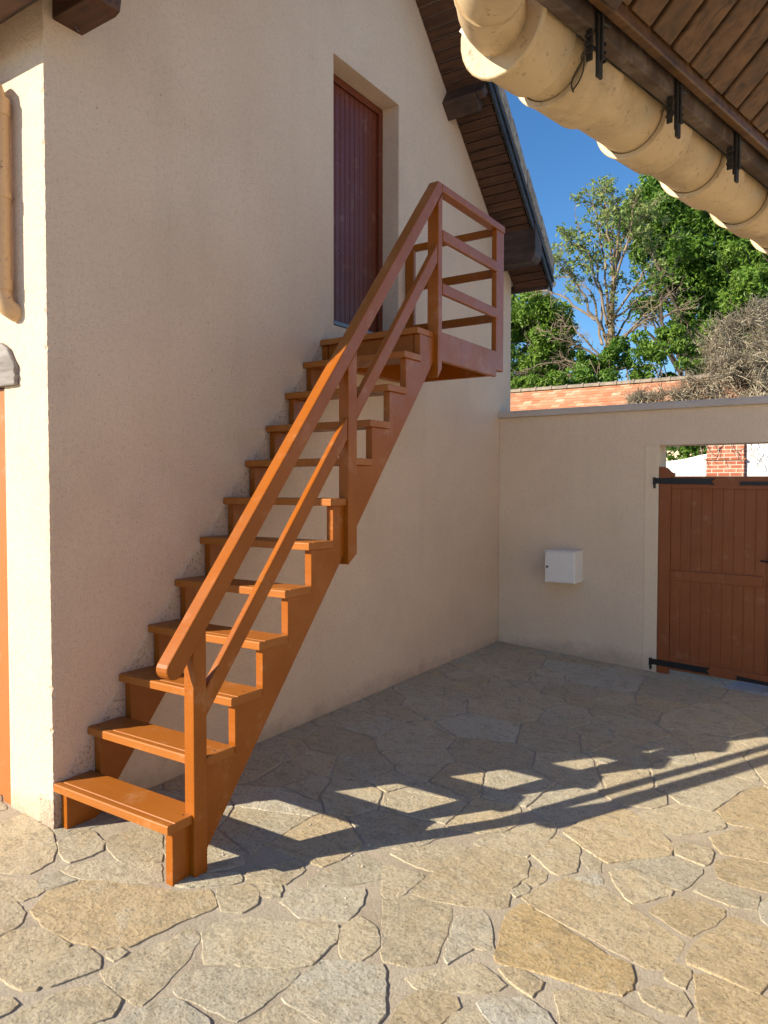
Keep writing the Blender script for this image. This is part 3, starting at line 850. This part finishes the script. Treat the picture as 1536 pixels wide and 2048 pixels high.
# outlet socket and swan-neck pipe at the end of the gutter
so = MB()
so.tube([P3(-.035, GS, GZ-.001), P3(-.140, GS, GZ-.001)], [GR+.009, GR+.009], 28, True)
so.tube([P3(-.134, GS, GZ-.001), P3(-.147, GS, GZ-.001)], [GR+.017, GR+.017], 28, True)
so.build('outlet', M_GUT, gut, smooth=40, bevel=.003)
a0 = P3(-.135, GS, GZ-.001); e1 = at(992, 50, 2, 2.205); e2 = at(1035, -150, 2, 2.15); 
def bez(p0, p1, p2, n):
    return [p0*(1-k/n)**2 + p1*2*(k/n)*(1-k/n) + p2*(k/n)**2 for k in range(n+1)]
c1 = P3(-.225, GS, GZ-.004)
pth = bez(a0, c1, e2, 16)
dp = MB(); dp.tube(pth, .0525, 24)
kk = 9
dp.tube([pth[kk], pth[kk]+(pth[kk+1]-pth[kk-1])*.22], .0565, 24)
dd_ = (pth[-1]-pth[-2]).normalized()
dp.tube([pth[-1], pth[-1]+dd_*.5], .0525, 24)
dp.build('downpipe', M_GUT, porch, smooth=45)
# dry twig caught behind the gutter
tw = MB()
def on_gutter(pts, r):
    P = [at(x, y, 2, 2.163) for x, y in pts]; Q = []
    for i in range(len(P)-1):
        p0 = P[max(i-1, 0)]; p1 = P[i]; p2 = P[i+1]; p3 = P[min(i+2, len(P)-1)]
        for k in range(5):
            f = k/5; Q.append(.5*((2*p1) + (p2-p0)*f + (2*p0-5*p1+4*p2-p3)*f*f + (3*p1-p0-3*p2+p3)*f**3))
    Q.append(P[-1]); tw.tube(Q, r, 5)
on_gutter([(1172, 98), (1163, 112), (1164, 122), (1155, 138), (1145, 158), (1143, 172), (1147, 184)], .0016)
on_gutter([(1168, 104), (1168, 124), (1165, 146), (1156, 166), (1145, 181)], .0014)
tag(tw.build('dry_twig', M_BRONZE), 'dry looped plant stalk caught on the near gutter bracket', 'twig')
# fascia, batten and sloping soffit
fs = MB(); fs.obox(P3(1.4, -2.519, 2.318), U*2.6, N*.014, Z*.096)
fs.build('fascia', M_FASC, porch, bevel=.004)
eb = MB(); rr = random.Random(2); t = -.10
while t < 4.0:
    wd = rr.uniform(.22, .34); eb.obox(P3(t+wd/2, -2.447, 2.318+rr.uniform(-.004, .004)), U*(wd/2-.002), N*.062, Z*.010); t += wd
eb.build('eave_board', M_FASC, porch, bevel=.003)
bt = MB(); bt.obox(P3(1.4, -2.553, 2.262), U*2.6, N*.0095, Z*.016); bt.build('batten', M_SOFF2, porch, bevel=.003)
pit = math.radians(42); D = -N*math.cos(pit) + Z*math.sin(pit); DN = (-N*math.sin(pit) - Z*math.cos(pit))
base = P3(0, -2.562, 2.272)
sb = MB(); t = -.06; rr = random.Random(9)
while t < 4.0:
    sb.obox(base + U*(t+.04) + D*1.9, U*.0352, D*1.9, DN*(.008+rr.uniform(0, .001)))
    t += .0805
sb.obox(base + U*1.95 + D*1.9 - DN*.009, U*2.05, D*1.9, DN*.004)
sb.build('soffit', M_SOFF2, porch, bevel=.004)
bd = MB(); bd.obox(base + U*(-.085) + D*1.9, U*.022, D*1.92, DN*.06); bd.build('bargeboard', M_BEAM, porch, bevel=.004)
rf = MB(); rf.obox(base + U*1.95 + D*1.86 - DN*.09, U*2.1, D*2.04, DN*.05); rf.build('roof', M_COPING, porch)
wl = MB(); wl.obox(P3(1.95, -5.35, 1.95), U*2.05, N*.10, Z*2.6); wl.build('wall', M_STUCW, porch)

# ------------------------------------------------------------------ beyond the wall: tiled roof, fence, pillar
def tile_mat():
    t = NT('clay_tiles')
    br = t.n('ShaderNodeTexBrick'); br.offset = .5
    at_ = t.n('ShaderNodeAttribute', attribute_name='tone')
    c = t.ramp(at_.outputs['Fac'], [(0, (.42, .18, .095)), (.5, (.52, .25, .145)), (.85, (.58, .32, .20)), (1, (.66, .44, .31))])
    c = t.mix(t.ramp(t.noise(2.5, 5, .7), [(.5, 0.0), (.8, .5)]), c, (.27, .15, .10))
    return t.done(c, .85, t.bump(t.noise(60, 3), .3, .004), .3)
M_TILE = tile_mat()
def brick_mat():
    t = NT('red_brick')
    mp = t.coord((1, 1, 1), (0, math.radians(90), 0))
    sx = t.n('ShaderNodeSeparateXYZ'); t.l(t.coord(), sx.inputs[0])
    cb = t.n('ShaderNodeCombineXYZ'); t.l(sx.outputs[1], cb.inputs[0]); t.l(sx.outputs[2], cb.inputs[1])
    br = t.n('ShaderNodeTexBrick'); t.l(cb.outputs[0], br.inputs['Vector'])
    br.inputs['Color1'].default_value = (.30, .085, .05, 1); br.inputs['Color2'].default_value = (.42, .15, .09, 1); br.inputs['Mortar'].default_value = (.55, .45, .36, 1)
    br.inputs['Scale'].default_value = 1; br.inputs['Brick Width'].default_value = .17; br.inputs['Row Height'].default_value = .058; br.inputs['Mortar Size'].default_value = .007
    c = t.mix(t.ramp(t.noise(9, 5, .7), [(.55, 0.0), (.75, .5)]), br.outputs['Color'], (.55, .42, .35))
    return t.done(c, .9, t.bump(br.outputs['Fac'], .6, -.006), .2)
M_BRICK = brick_mat()

barn = thing('outhouse', 'low building with an orange clay tile roof and grey ridge tiles beyond the wall', 'building', (12.9, 2, 0))
RXX, RZZ = 12.9, 3.475; EXX = 11.3; EZ = 2.25
B0, B1 = -1.2, 6.0
V = []; F = []; TC = []
dv = Vector((EXX-RXX, 0, EZ-RZZ)); Lr = dv.length; dv /= Lr; nv = Vector((dv.z, 0, -dv.x)); nv = nv if nv.z > 0 else -nv
rr = random.Random(17); row = 0; s = Lr
while s > 0:
    y = B0 - (row % 2)*.085 + rr.uniform(-.02, .02)
    lift = .010
    while y < B1:
        wd = .17; tn = rr.random()**1.3
        j = rr.uniform(-.003, .003)
        a = Vector((RXX, 0, RZZ)) + dv*s; b = Vector((RXX, 0, RZZ)) + dv*max(0, s-.16)
        b0 = len(V)
        for (q, l0) in ((a, .022+j), (b, .006+j)):
            for yy in (y+.0012, y+wd-.0012): V.append(tuple(q + nv*l0 + Vector((0, yy, 0))))
        for yy in (y+.002, y+wd-.002): V.append(tuple(a + nv*(-.002) + Vector((0, yy, 0))))
        F += [(b0, b0+1, b0+3, b0+2), (b0+4, b0+5, b0+1, b0)]
        TC += [tn]*6
        y += wd
    s -= .105; row += 1
me = bpy.data.meshes.new('roof'); me.from_pydata([tuple(Vector(v)-Vector(barn.location)) for v in V], [], F); me.update()
ca = me.color_attributes.new('tone', 'FLOAT_COLOR', 'POINT'); ca.data.foreach_set('color', [x for c in TC for x in (c, c, c, 1)])
broof = link('roof', me, M_TILE, barn)
uv = MB(); uv.prism([(RXX+.0,B0,RZZ-.01),(EXX,B0,EZ-.01),(2*RXX-EXX,B0,EZ-.01)], (0, B1-B0, 0)); uv.build('roof_deck', M_COPING, barn)
M_RIDGE = plain('ridge_tile', (.30, .25, .19), .9, 0, .5, 9)
y = B0; k = 0
while y < B1:
    t = MB()
    pr = [(.085*math.cos(math.pi*q/10), .075*math.sin(math.pi*q/10)) for q in range(11)]
    t.prism([(RXX+a, y, RZZ-.01+b) for a, b in pr], (0, .325, 0))
    pr = [(.10*math.cos(math.pi*q/10), .092*math.sin(math.pi*q/10)) for q in range(11)]
    t.prism([(RXX+a, y+.29, RZZ-.012+b) for a, b in pr], (0, .04, 0))
    t.build('ridge_tile', M_RIDGE, broof, smooth=50); y += .333
wl = MB(); wl.box(EXX+.25, 2*RXX-EXX-.25, B0+.1, B1-.1, -.5, 2.28); wl.build('wall', M_STUCW, barn)

M_FENCE = plain('white_pvc', (.80, .80, .78), .5, 0, .08, 6)
FX = 10.4
fn = thing('fence', 'white board fence with a curved sweeping top seen over the gate', 'fence', (FX, -.3, 0))
f = MB(); y = .45
while y > -.66:
    y1 = y-.105
    def top(v):
        q = (v+.12)/(-.53); q = max(0, min(1, q)); return 1.872 + .10*q**1.5
    f.prism([(FX, y, .0), (FX, y1+.004, .0), (FX, y1+.004, top(y1)), (FX, y, top(y))], (.025, 0, 0)); y = y1
f.build('boards', M_FENCE, fn, bevel=.002)
pl = thing('brick_pillar', 'red brick pillar with a projecting brick course standing between white panels', 'pillar', (FX, -.93, 0))
p = MB(); p.box(FX-.05, FX+.35, -1.205, -.682, -.3, 1.868); p.build('shaft', M_BRICK, pl)
p = MB(); p.box(FX-.07, FX+.37, -1.225, -.662, 1.8685, 1.895); p.build('string_course', M_BRICK, pl, bevel=.004)
p = MB(); p.box(FX-.045, FX+.345, -1.20, -.687, 1.8955, 2.12); p.build('cap', M_BRICK, pl, bevel=.004)
pn = thing('garden_gate', 'plain white solid panel to the right of the brick pillar', 'gate', (FX+.02, -1.9, 0))
p = MB(); p.box(FX+.01, FX+.04, -2.9, -1.23, .02, 2.15); p.build('panel', M_FENCE, pn, bevel=.003)

# ------------------------------------------------------------------ vegetation
M_LEAF1 = leafmat('leaf_bright', (.08, .17, .022), (.13, .25, .03), (.20, .31, .045))
M_LEAF2 = leafmat('leaf_dark', (.045, .11, .014), (.085, .19, .022), (.17, .30, .04))
M_LEAF3 = leafmat('leaf_sparse', (.13, .22, .06), (.21, .32, .09), (.32, .36, .13))
M_LEAF4 = leafmat('leaf_ivy', (.05, .10, .02), (.13, .12, .035), (.22, .13, .05))
M_BARK = wood('bark', (.10, .075, .05), (.22, .17, .12), (.36, .30, .22), (10, 10, 2), .9)
M_BARKD = wood('dark_bark', (.03, .025, .018), (.07, .055, .04), (.12, .10, .07), (10, 10, 2), .9)
M_DEAD = leafmat('dead_stalk', (.17, .145, .10), (.31, .27, .195), (.50, .44, .33), .8, .15)

def leaf_mesh(name, pts, size, mat, parent, seed=0, up=.35):
    rnd = random.Random(seed); V = []; F = []
    off = Vector(parent.location)
    for p, nrm in pts:
        n = Vector((rnd.gauss(0, 1), rnd.gauss(0, 1), rnd.gauss(0, 1))).normalized() + Vector((0, 0, up)) + nrm*.55
        n.normalize(); a = n.orthogonal().normalized()
        a = Matrix.Rotation(rnd.uniform(0, 6.28), 3, n) @ a; b = n.cross(a)
        s = size*rnd.uniform(.6, 1.25); w = s*rnd.uniform(.32, .5)
        q = Vector(p) - off; b0 = len(V)
        V += [tuple(q - a*s*.5), tuple(q + b*w*.5 + n*s*.10), tuple(q + a*s*.5 - n*s*.05), tuple(q - b*w*.5 + n*s*.10)]
        F += [(b0, b0+1, b0+2), (b0, b0+2, b0+3)]
    me = bpy.data.meshes.new(name); me.from_pydata(V, [], F); me.update()
    return link(name, me, mat, parent)

def clumps(rnd, blobs, n_clump, r_clump, per, flat=.8):
    """leaf positions in clumps spread through a few big ellipsoids"""
    out = []; tot = sum(b[1][0]*b[1][1]*b[1][2] for b in blobs)
    for c, rad in blobs:
        c = Vector(c); k = max(2, int(n_clump*rad[0]*rad[1]*rad[2]/tot))
        for i in range(k):
            d = Vector((rnd.gauss(0, 1), rnd.gauss(0, 1), rnd.gauss(0, 1))).normalized()
            q = rnd.uniform(.35, 1.0)**.5
            cc = c + Vector((d.x*rad[0], d.y*rad[1], d.z*rad[2]))*q
            rc = r_clump*rnd.uniform(.55, 1.3)
            for j in range(int(per*rnd.uniform(.6, 1.3))):
                e = Vector((rnd.gauss(0, 1), rnd.gauss(0, 1), rnd.gauss(0, 1))).normalized()
                rr_ = rc*rnd.uniform(.25, 1.0)**.45
                out.append((cc + Vector((e.x, e.y, e.z*flat))*rr_, e))
    return out

def limb(rnd, a, b, n=7, wob=.08, sag=0):
    a, b = Vector(a), Vector(b); L = (b-a).length; P = [a]
    for i in range(1, n):
        f = i/n
        P.append(a.lerp(b, f) + Vector((rnd.gauss(0, wob), rnd.gauss(0, wob), rnd.gauss(0, wob) + sag*math.sin(f*math.pi)))*L*.35*math.sin(math.pi*f)**.5)
    P.append(b); return P

def full_tree(name, label, base, blobs, n_clump, r_clump, per, size, mat, seed, trunk_r=.16, group=None):
    rnd = random.Random(seed); blobs = big(blobs); base = (base[0]+SH, base[1]+.4, base[2])
    t = thing(name, label, 'tree', base, group)
    mb = MB(); b = Vector(base)
    cs = [Vector(c) for c, _ in blobs]
    mid = b.lerp(sum(cs, Vector())/len(cs), .45)
    mb.tube(limb(rnd, b, mid, 5, .05), [trunk_r*(1-.08*i) for i in range(6)], 8)
    for c in cs:
        for k in range(4):
            e = c + Vector((rnd.uniform(-.5, .5), rnd.uniform(-.5, .5), rnd.uniform(-.2, .6)))
            mb.tube(limb(rnd, mid, e, 6, .12), [trunk_r*.32*(1-i/7.5) for i in range(7)], 6)
    mb.build('trunk', M_BARKD, t, smooth=60)
    leaf_mesh('crown', clumps(rnd, blobs, int(n_clump*1.45), r_clump*1.1, int(per*1.15)), size, mat, t, seed)
    return t

SH = 2.6
def atX(px, py, X): return tuple(at(px, py, 0, X + SH))
def big(blobs): return [(c, tuple(q*1.17 for q in r_)) for c, r_ in blobs]
# left leafy tree
full_tree('leafy_tree', 'bushy bright green tree right beside the house corner', (15, 3.9, 0),
  [(atX(1050, 700, 15), (1.0, 1.0, 1.0)), (atX(1085, 640, 15), (.7, .65, .55)), (atX(1120, 640, 15.2), (.45, .42, .28)), (atX(1045, 625, 15.2), (.8, .6, .7)), (atX(1100, 735, 15.2), (.7, .8, .55))],
  75, .36, 210, .15, M_LEAF1, 1)
# big dense trees on the right
full_tree('dense_tree', 'tall dense dark green tree rising behind the gutter', (17.5, .3, 0),
  [(atX(1330, 420, 17.5), (1.0, 1.0, .95)), (atX(1290, 480, 17.3), (.7, .6, .6)), (atX(1420, 500, 17.8), (1.3, 1.2, 1.2)), (atX(1500, 560, 18), (1.2, 1.0, 1.0)), (atX(1340, 570, 17.6), (.9, .7, .55)), (atX(1450, 640, 18), (1.1, 1.1, .8)), (atX(1560, 480, 18), (1.2, 1.2, 1.5)), (atX(1300, 620, 17.8), (.5, .5, .3))],
  170, .42, 220, .17, M_LEAF2, 2, .25)
full_tree('leafy_tree', 'yellow green leafy tree at the right edge below the gutter', (15.5, -1.0, 0),
  [(atX(1480, 540, 15.5), (.55, .5, .5)), (atX(1530, 600, 15.5), (.8, .7, .7)), (atX(1520, 690, 15.5), (.7, .7, .7))],
  34, .30, 200, .15, M_LEAF1, 3)
# low green shrubs
def shrub(label, blobs, n, seed, mat, base):
    if base[0] > 11.5: blobs = big(blobs); base = (base[0]+SH, base[1]+.3, 0)
    t = thing('shrub', label, 'shrub', base)
    rnd = random.Random(seed); mb = MB()
    for c, r_ in blobs:
        for k in range(3): mb.tube(limb(rnd, base, Vector(c)+Vector((rnd.uniform(-.2,.2), rnd.uniform(-.2,.2), rnd.uniform(-.1,.2))), 5, .1), [.03*(1-i/7) for i in range(6)], 5)
    mb.build('stem', M_BARK, t); leaf_mesh('foliage', clumps(rnd, blobs, n, .24, 170), .12, mat, t, seed)
shrub('low green shrub under the sparse tree behind the ridge', [(atX(1200, 735, 12.6), (.5, .5, .4)), (atX(1160, 765, 12.4), (.4, .45, .2)), (atX(1240, 720, 12.8), (.35, .35, .4))], 26, 11, M_LEAF2, (12.6, 1.6, 0))
shrub('bright leafy shrub between the sparse tree and the dead creeper', [(atX(1320, 690, 13), (.5, .5, .45)), (atX(1285, 725, 13), (.5, .45, .35)), (atX(1370, 665, 13.2), (.45, .45, .4)), (atX(1360, 730, 13.2), (.5, .5, .4))], 36, 12, M_LEAF1, (13, .6, 0))
shrub('small yellowish bush leaning over the ridge tiles', [(atX(1075, 768, 12), (.5, .5, .12)), (atX(1120, 762, 12), (.3, .35, .12))], 12, 13, M_LEAF1, (12, 2.6, 0))
shrub('dark green bush seen over the white fence through the gate opening', [((10.85, -.15, 1.75), (.3, .45, .4)), ((10.85, -.5, 2.0), (.3, .35, .25))], 16, 14, M_LEAF2, (10.85, -.3, 0)) if True else None

# tall sparse tree
def sparse_tree():
    rnd = random.Random(31); X = 13.6
    base = Vector(atX(1212, 800, X)); base.z = 0
    t = thing('sparse_tree', 'tall half bare tree with ivy on its trunk and thin leaves at the top', 'tree', base)
    mb = MB(); pts = []; ivy = []
    tr = [base] + [Vector(atX(px, py, X)) for px, py in ((1212, 790), (1218, 720), (1222, 660), (1224, 600), (1230, 540), (1236, 480), (1240, 430), (1232, 395))]
    mb.tube(tr, [.13, .11, .09, .075, .06, .048, .035, .026, .015], 8)
    for i in range(1, 5):
        for k in range(260 if i < 4 else 90):
            p = tr[i].lerp(tr[i+1], rnd.random())
            w = .34 if i == 1 else (.22 if i == 2 else .14)
            e = Vector((rnd.gauss(0, 1), rnd.gauss(0, 1), rnd.gauss(0, .6))).normalized()
            ivy.append((p + e*w*rnd.random()**.5, e))
    limbs = [((1215,700),(1195,560),(1150,430),1), ((1222,650),(1205,500),(1185,400),1), ((1224,600),(1225,480),(1228,380),1), ((1226,580),(1260,470),(1270,400),1),
             ((1222,640),(1280,560),(1320,470),1), ((1205,690),(1185,590),(1125,545),0), ((1205,660),(1150,560),(1118,525),1), ((1190,640),(1120,590),(1075,580),0),
             ((1212,720),(1150,690),(1070,655),0), ((1210,740),(1130,720),(1050,740),0), ((1212,745),(1150,740),(1095,775),0), ((1215,735),(1180,690),(1110,625),0),
             ((1225,640),(1275,600),(1345,540),0), ((1222,690),(1290,640),(1400,610),0), ((1222,710),(1270,650),(1330,600),0), ((1222,700),(1262,620),(1380,575),0),
             ((1215,650),(1175,500),(1130,480),1), ((1232,530),(1255,450),(1300,420),1), ((1226,560),(1215,440),(1205,385),1), ((1220,740),(1300,730),(1330,770),0)]
    for a, b, c, leafy in limbs:
        dx = rnd.uniform(-.9, .9)
        A = Vector(atX(*a, X)); Bm = Vector(atX(*b, X+dx*.5)); C = Vector(atX(*c, X+dx))
        P = limb(rnd, A, Bm, 5, .06)[:-1] + limb(rnd, Bm, C, 6, .09)
        mb.tube(P, [.030*(1-i/(len(P)+.5)) + .004 for i in range(len(P))], 6)
        for k in range(20 if leafy else 26):
            i = rnd.randrange(3, len(P)-1); q = P[i].lerp(P[i+1], rnd.random())
            d = (P[i+1]-P[i]).normalized() + Vector((rnd.gauss(0, .7), rnd.gauss(0, .7), rnd.gauss(.05, .6)))
            e = q + d.normalized()*rnd.uniform(.15, .55)
            tw = limb(rnd, q, e, 4, .14); mb.tube(tw, [.0085, .007, .006, .005, .003], 4)
            for h in range(2):
                e2 = tw[2+h] + (d.normalized() + Vector((rnd.gauss(0, .8), rnd.gauss(0, .8), rnd.gauss(0, .7)))).normalized()*rnd.uniform(.1, .25)
                mb.tube([tw[2+h], e2], [.005, .0025], 4)
                if leafy:
                    for _ in range(8):
                        ev = Vector((rnd.gauss(0, 1), rnd.gauss(0, 1), rnd.gauss(0, 1))).normalized()
                        pts.append((e2 + ev*.12*rnd.random(), ev))
            if leafy:
                for _ in range(10):
                    ev = Vector((rnd.gauss(0, 1), rnd.gauss(0, 1), rnd.gauss(0, 1))).normalized()
                    pts.append((e + ev*.15*rnd.random(), ev))
    mb.build('trunk', M_BARK, t, smooth=60)
    leaf_mesh('crown', pts, .12, M_LEAF3, t, 5)
    leaf_mesh('ivy', ivy, .10, M_LEAF4, t, 6)
sparse_tree()

# dead creeper: a tangle of dry stalks over the low roof and the pillar
def tangle(name, label, blobs, count, length, rad, seed, base):
    rnd = random.Random(seed); t = thing(name, label, 'plant', base)
    off = Vector(base); V = []; F = []
    tot = sum(r[0]*r[1]*r[2] for _, r in blobs)
    for c, r_ in blobs:
        c = Vector(c)
        for i in range(int(count*r_[0]*r_[1]*r_[2]/tot)):
            d = Vector((rnd.gauss(0, 1), rnd.gauss(0, 1), rnd.gauss(0, 1))).normalized()*rnd.random()**.4
            p = c + Vector((d.x*r_[0], d.y*r_[1], d.z*r_[2]))
            if noise.noise(p*3.2) > .22 or (d.length > .6 and noise.noise(p*2.1 + Vector((5, 1, 2))) > .05 and rnd.random() < .75): continue
            p = p - off
            v = (Vector((rnd.gauss(0, 1), rnd.gauss(0, 1), rnd.gauss(.25, 1))).normalized() + d*.9).normalized()
            L = length*(rnd.uniform(.4, 1.3) if rnd.random() < .93 else rnd.uniform(1.5, 3.2)); w = rad*rnd.uniform(.5, 1.3); b0 = len(V)
            s = v.orthogonal().normalized(); s2 = v.cross(s); bend = Vector((rnd.gauss(0, .5), rnd.gauss(0, .5), rnd.gauss(0, .5)))*min(L, .15)*2.2
            for k in range(4):
                f = k/3; q = p + v*L*f + bend*L*f*f; ww = w*(1-.6*f)
                V += [tuple(q + s*ww), tuple(q - s*ww*.5 + s2*ww*.87), tuple(q - s*ww*.5 - s2*ww*.87)]
            for k in range(3):
                for j in range(3):
                    F.append((b0+k*3+j, b0+k*3+(j+1) % 3, b0+k*3+3+(j+1) % 3, b0+k*3+3+j))
    me = bpy.data.meshes.new('stalks'); me.from_pydata(V, [], F); me.update()
    link('stalks', me, M_DEAD, t)
    return t
tangle('dead_creeper', 'big mound of dry grey creeper stalks at the right above the wall',
  [(atX(1490, 700, 8.6), (.45, .5, .62)), (atX(1450, 760, 8.6), (.55, .62, .36)), (atX(1540, 740, 8.5), (.55, .55, .68)), (atX(1440, 680, 8.8), (.3, .36, .42)), (atX(1395, 785, 8.5), (.35, .42, .2)), (atX(1520, 640, 8.7), (.22, .28, .36)), (atX(1560, 850, 8.2), (.4, .6, .3)), (atX(1470, 850, 8.2), (.3, .45, .22))],
  21000, .14, .0066, 41, (11, -1.2, 1))
tangle('dead_creeper', 'low clump of dry grey creeper lying on the orange tiles', 
  [(atX(1290, 798, 8.55), (.22, .3, .11)), (atX(1345, 800, 8.5), (.3, .35, .13)), (atX(1260, 806, 8.5), (.15, .2, .06))],
  3600, .12, .006, 42, (11.2, .2, 2.5))
# bare runners hanging in front of the fence and pillar
rn = random.Random(8); hv = MB()
for px0, py0, px1, py1 in ((1405,893,1430,925),(1420,893,1450,930),(1440,893,1425,915),(1460,893,1478,920),(1500,893,1512,915),(1512,915,1500,925),(1500,925,1530,950),(1530,893,1520,930),(1400,900,1412,930),(1490,893,1470,912)):
    hv.tube(limb(rn, at(px0, py0-18, 0, FX-.12), at(px1, py1, 0, FX-.1), 6, .2), [.007, .006, .005, .005, .004, .004, .003], 5)
tag(hv.build('creeper_runner', M_DEAD), 'bare thin creeper stems hanging before the brick pillar and white panel', 'plant')

# a few dry leaves and stone chips on the paving
def litter():
    rnd = random.Random(77); V = []; F = []
    for i in range(620):
        if i < 330:
            x = rnd.uniform(.5, 4.35); y = -.012 - abs(rnd.gauss(0, .05)) - (rnd.random()**2*.4 if 1.1 < x < 3 and rnd.random() < .5 else 0)
        elif i < 520:
            x = BX - .012 - abs(rnd.gauss(0, .04)); y = rnd.uniform(-1.4, -.02)
        else:
            x = rnd.uniform(.3, 4.2); y = rnd.uniform(-1.4, -.1)
        s = rnd.uniform(.002, .008); z = gz(x, y) + .006; b0 = len(V)
        for k in range(5):
            w = k*1.2566 + rnd.uniform(-.3, .3); V.append((x + s*math.cos(w), y + s*math.sin(w), z))
        V.append((x, y, z + s*.6))
        F += [(b0+k, b0+(k+1) % 5, b0+5) for k in range(5)]
    me = bpy.data.meshes.new('gravel'); me.from_pydata(V, [], F); me.update()
    tag(link('gravel', me, plain('pale_chip', (.62, .55, .45), .9, 0, .5, 40)), 'pale stone chips scattered on the paving along the wall', kind='stuff')
litter()
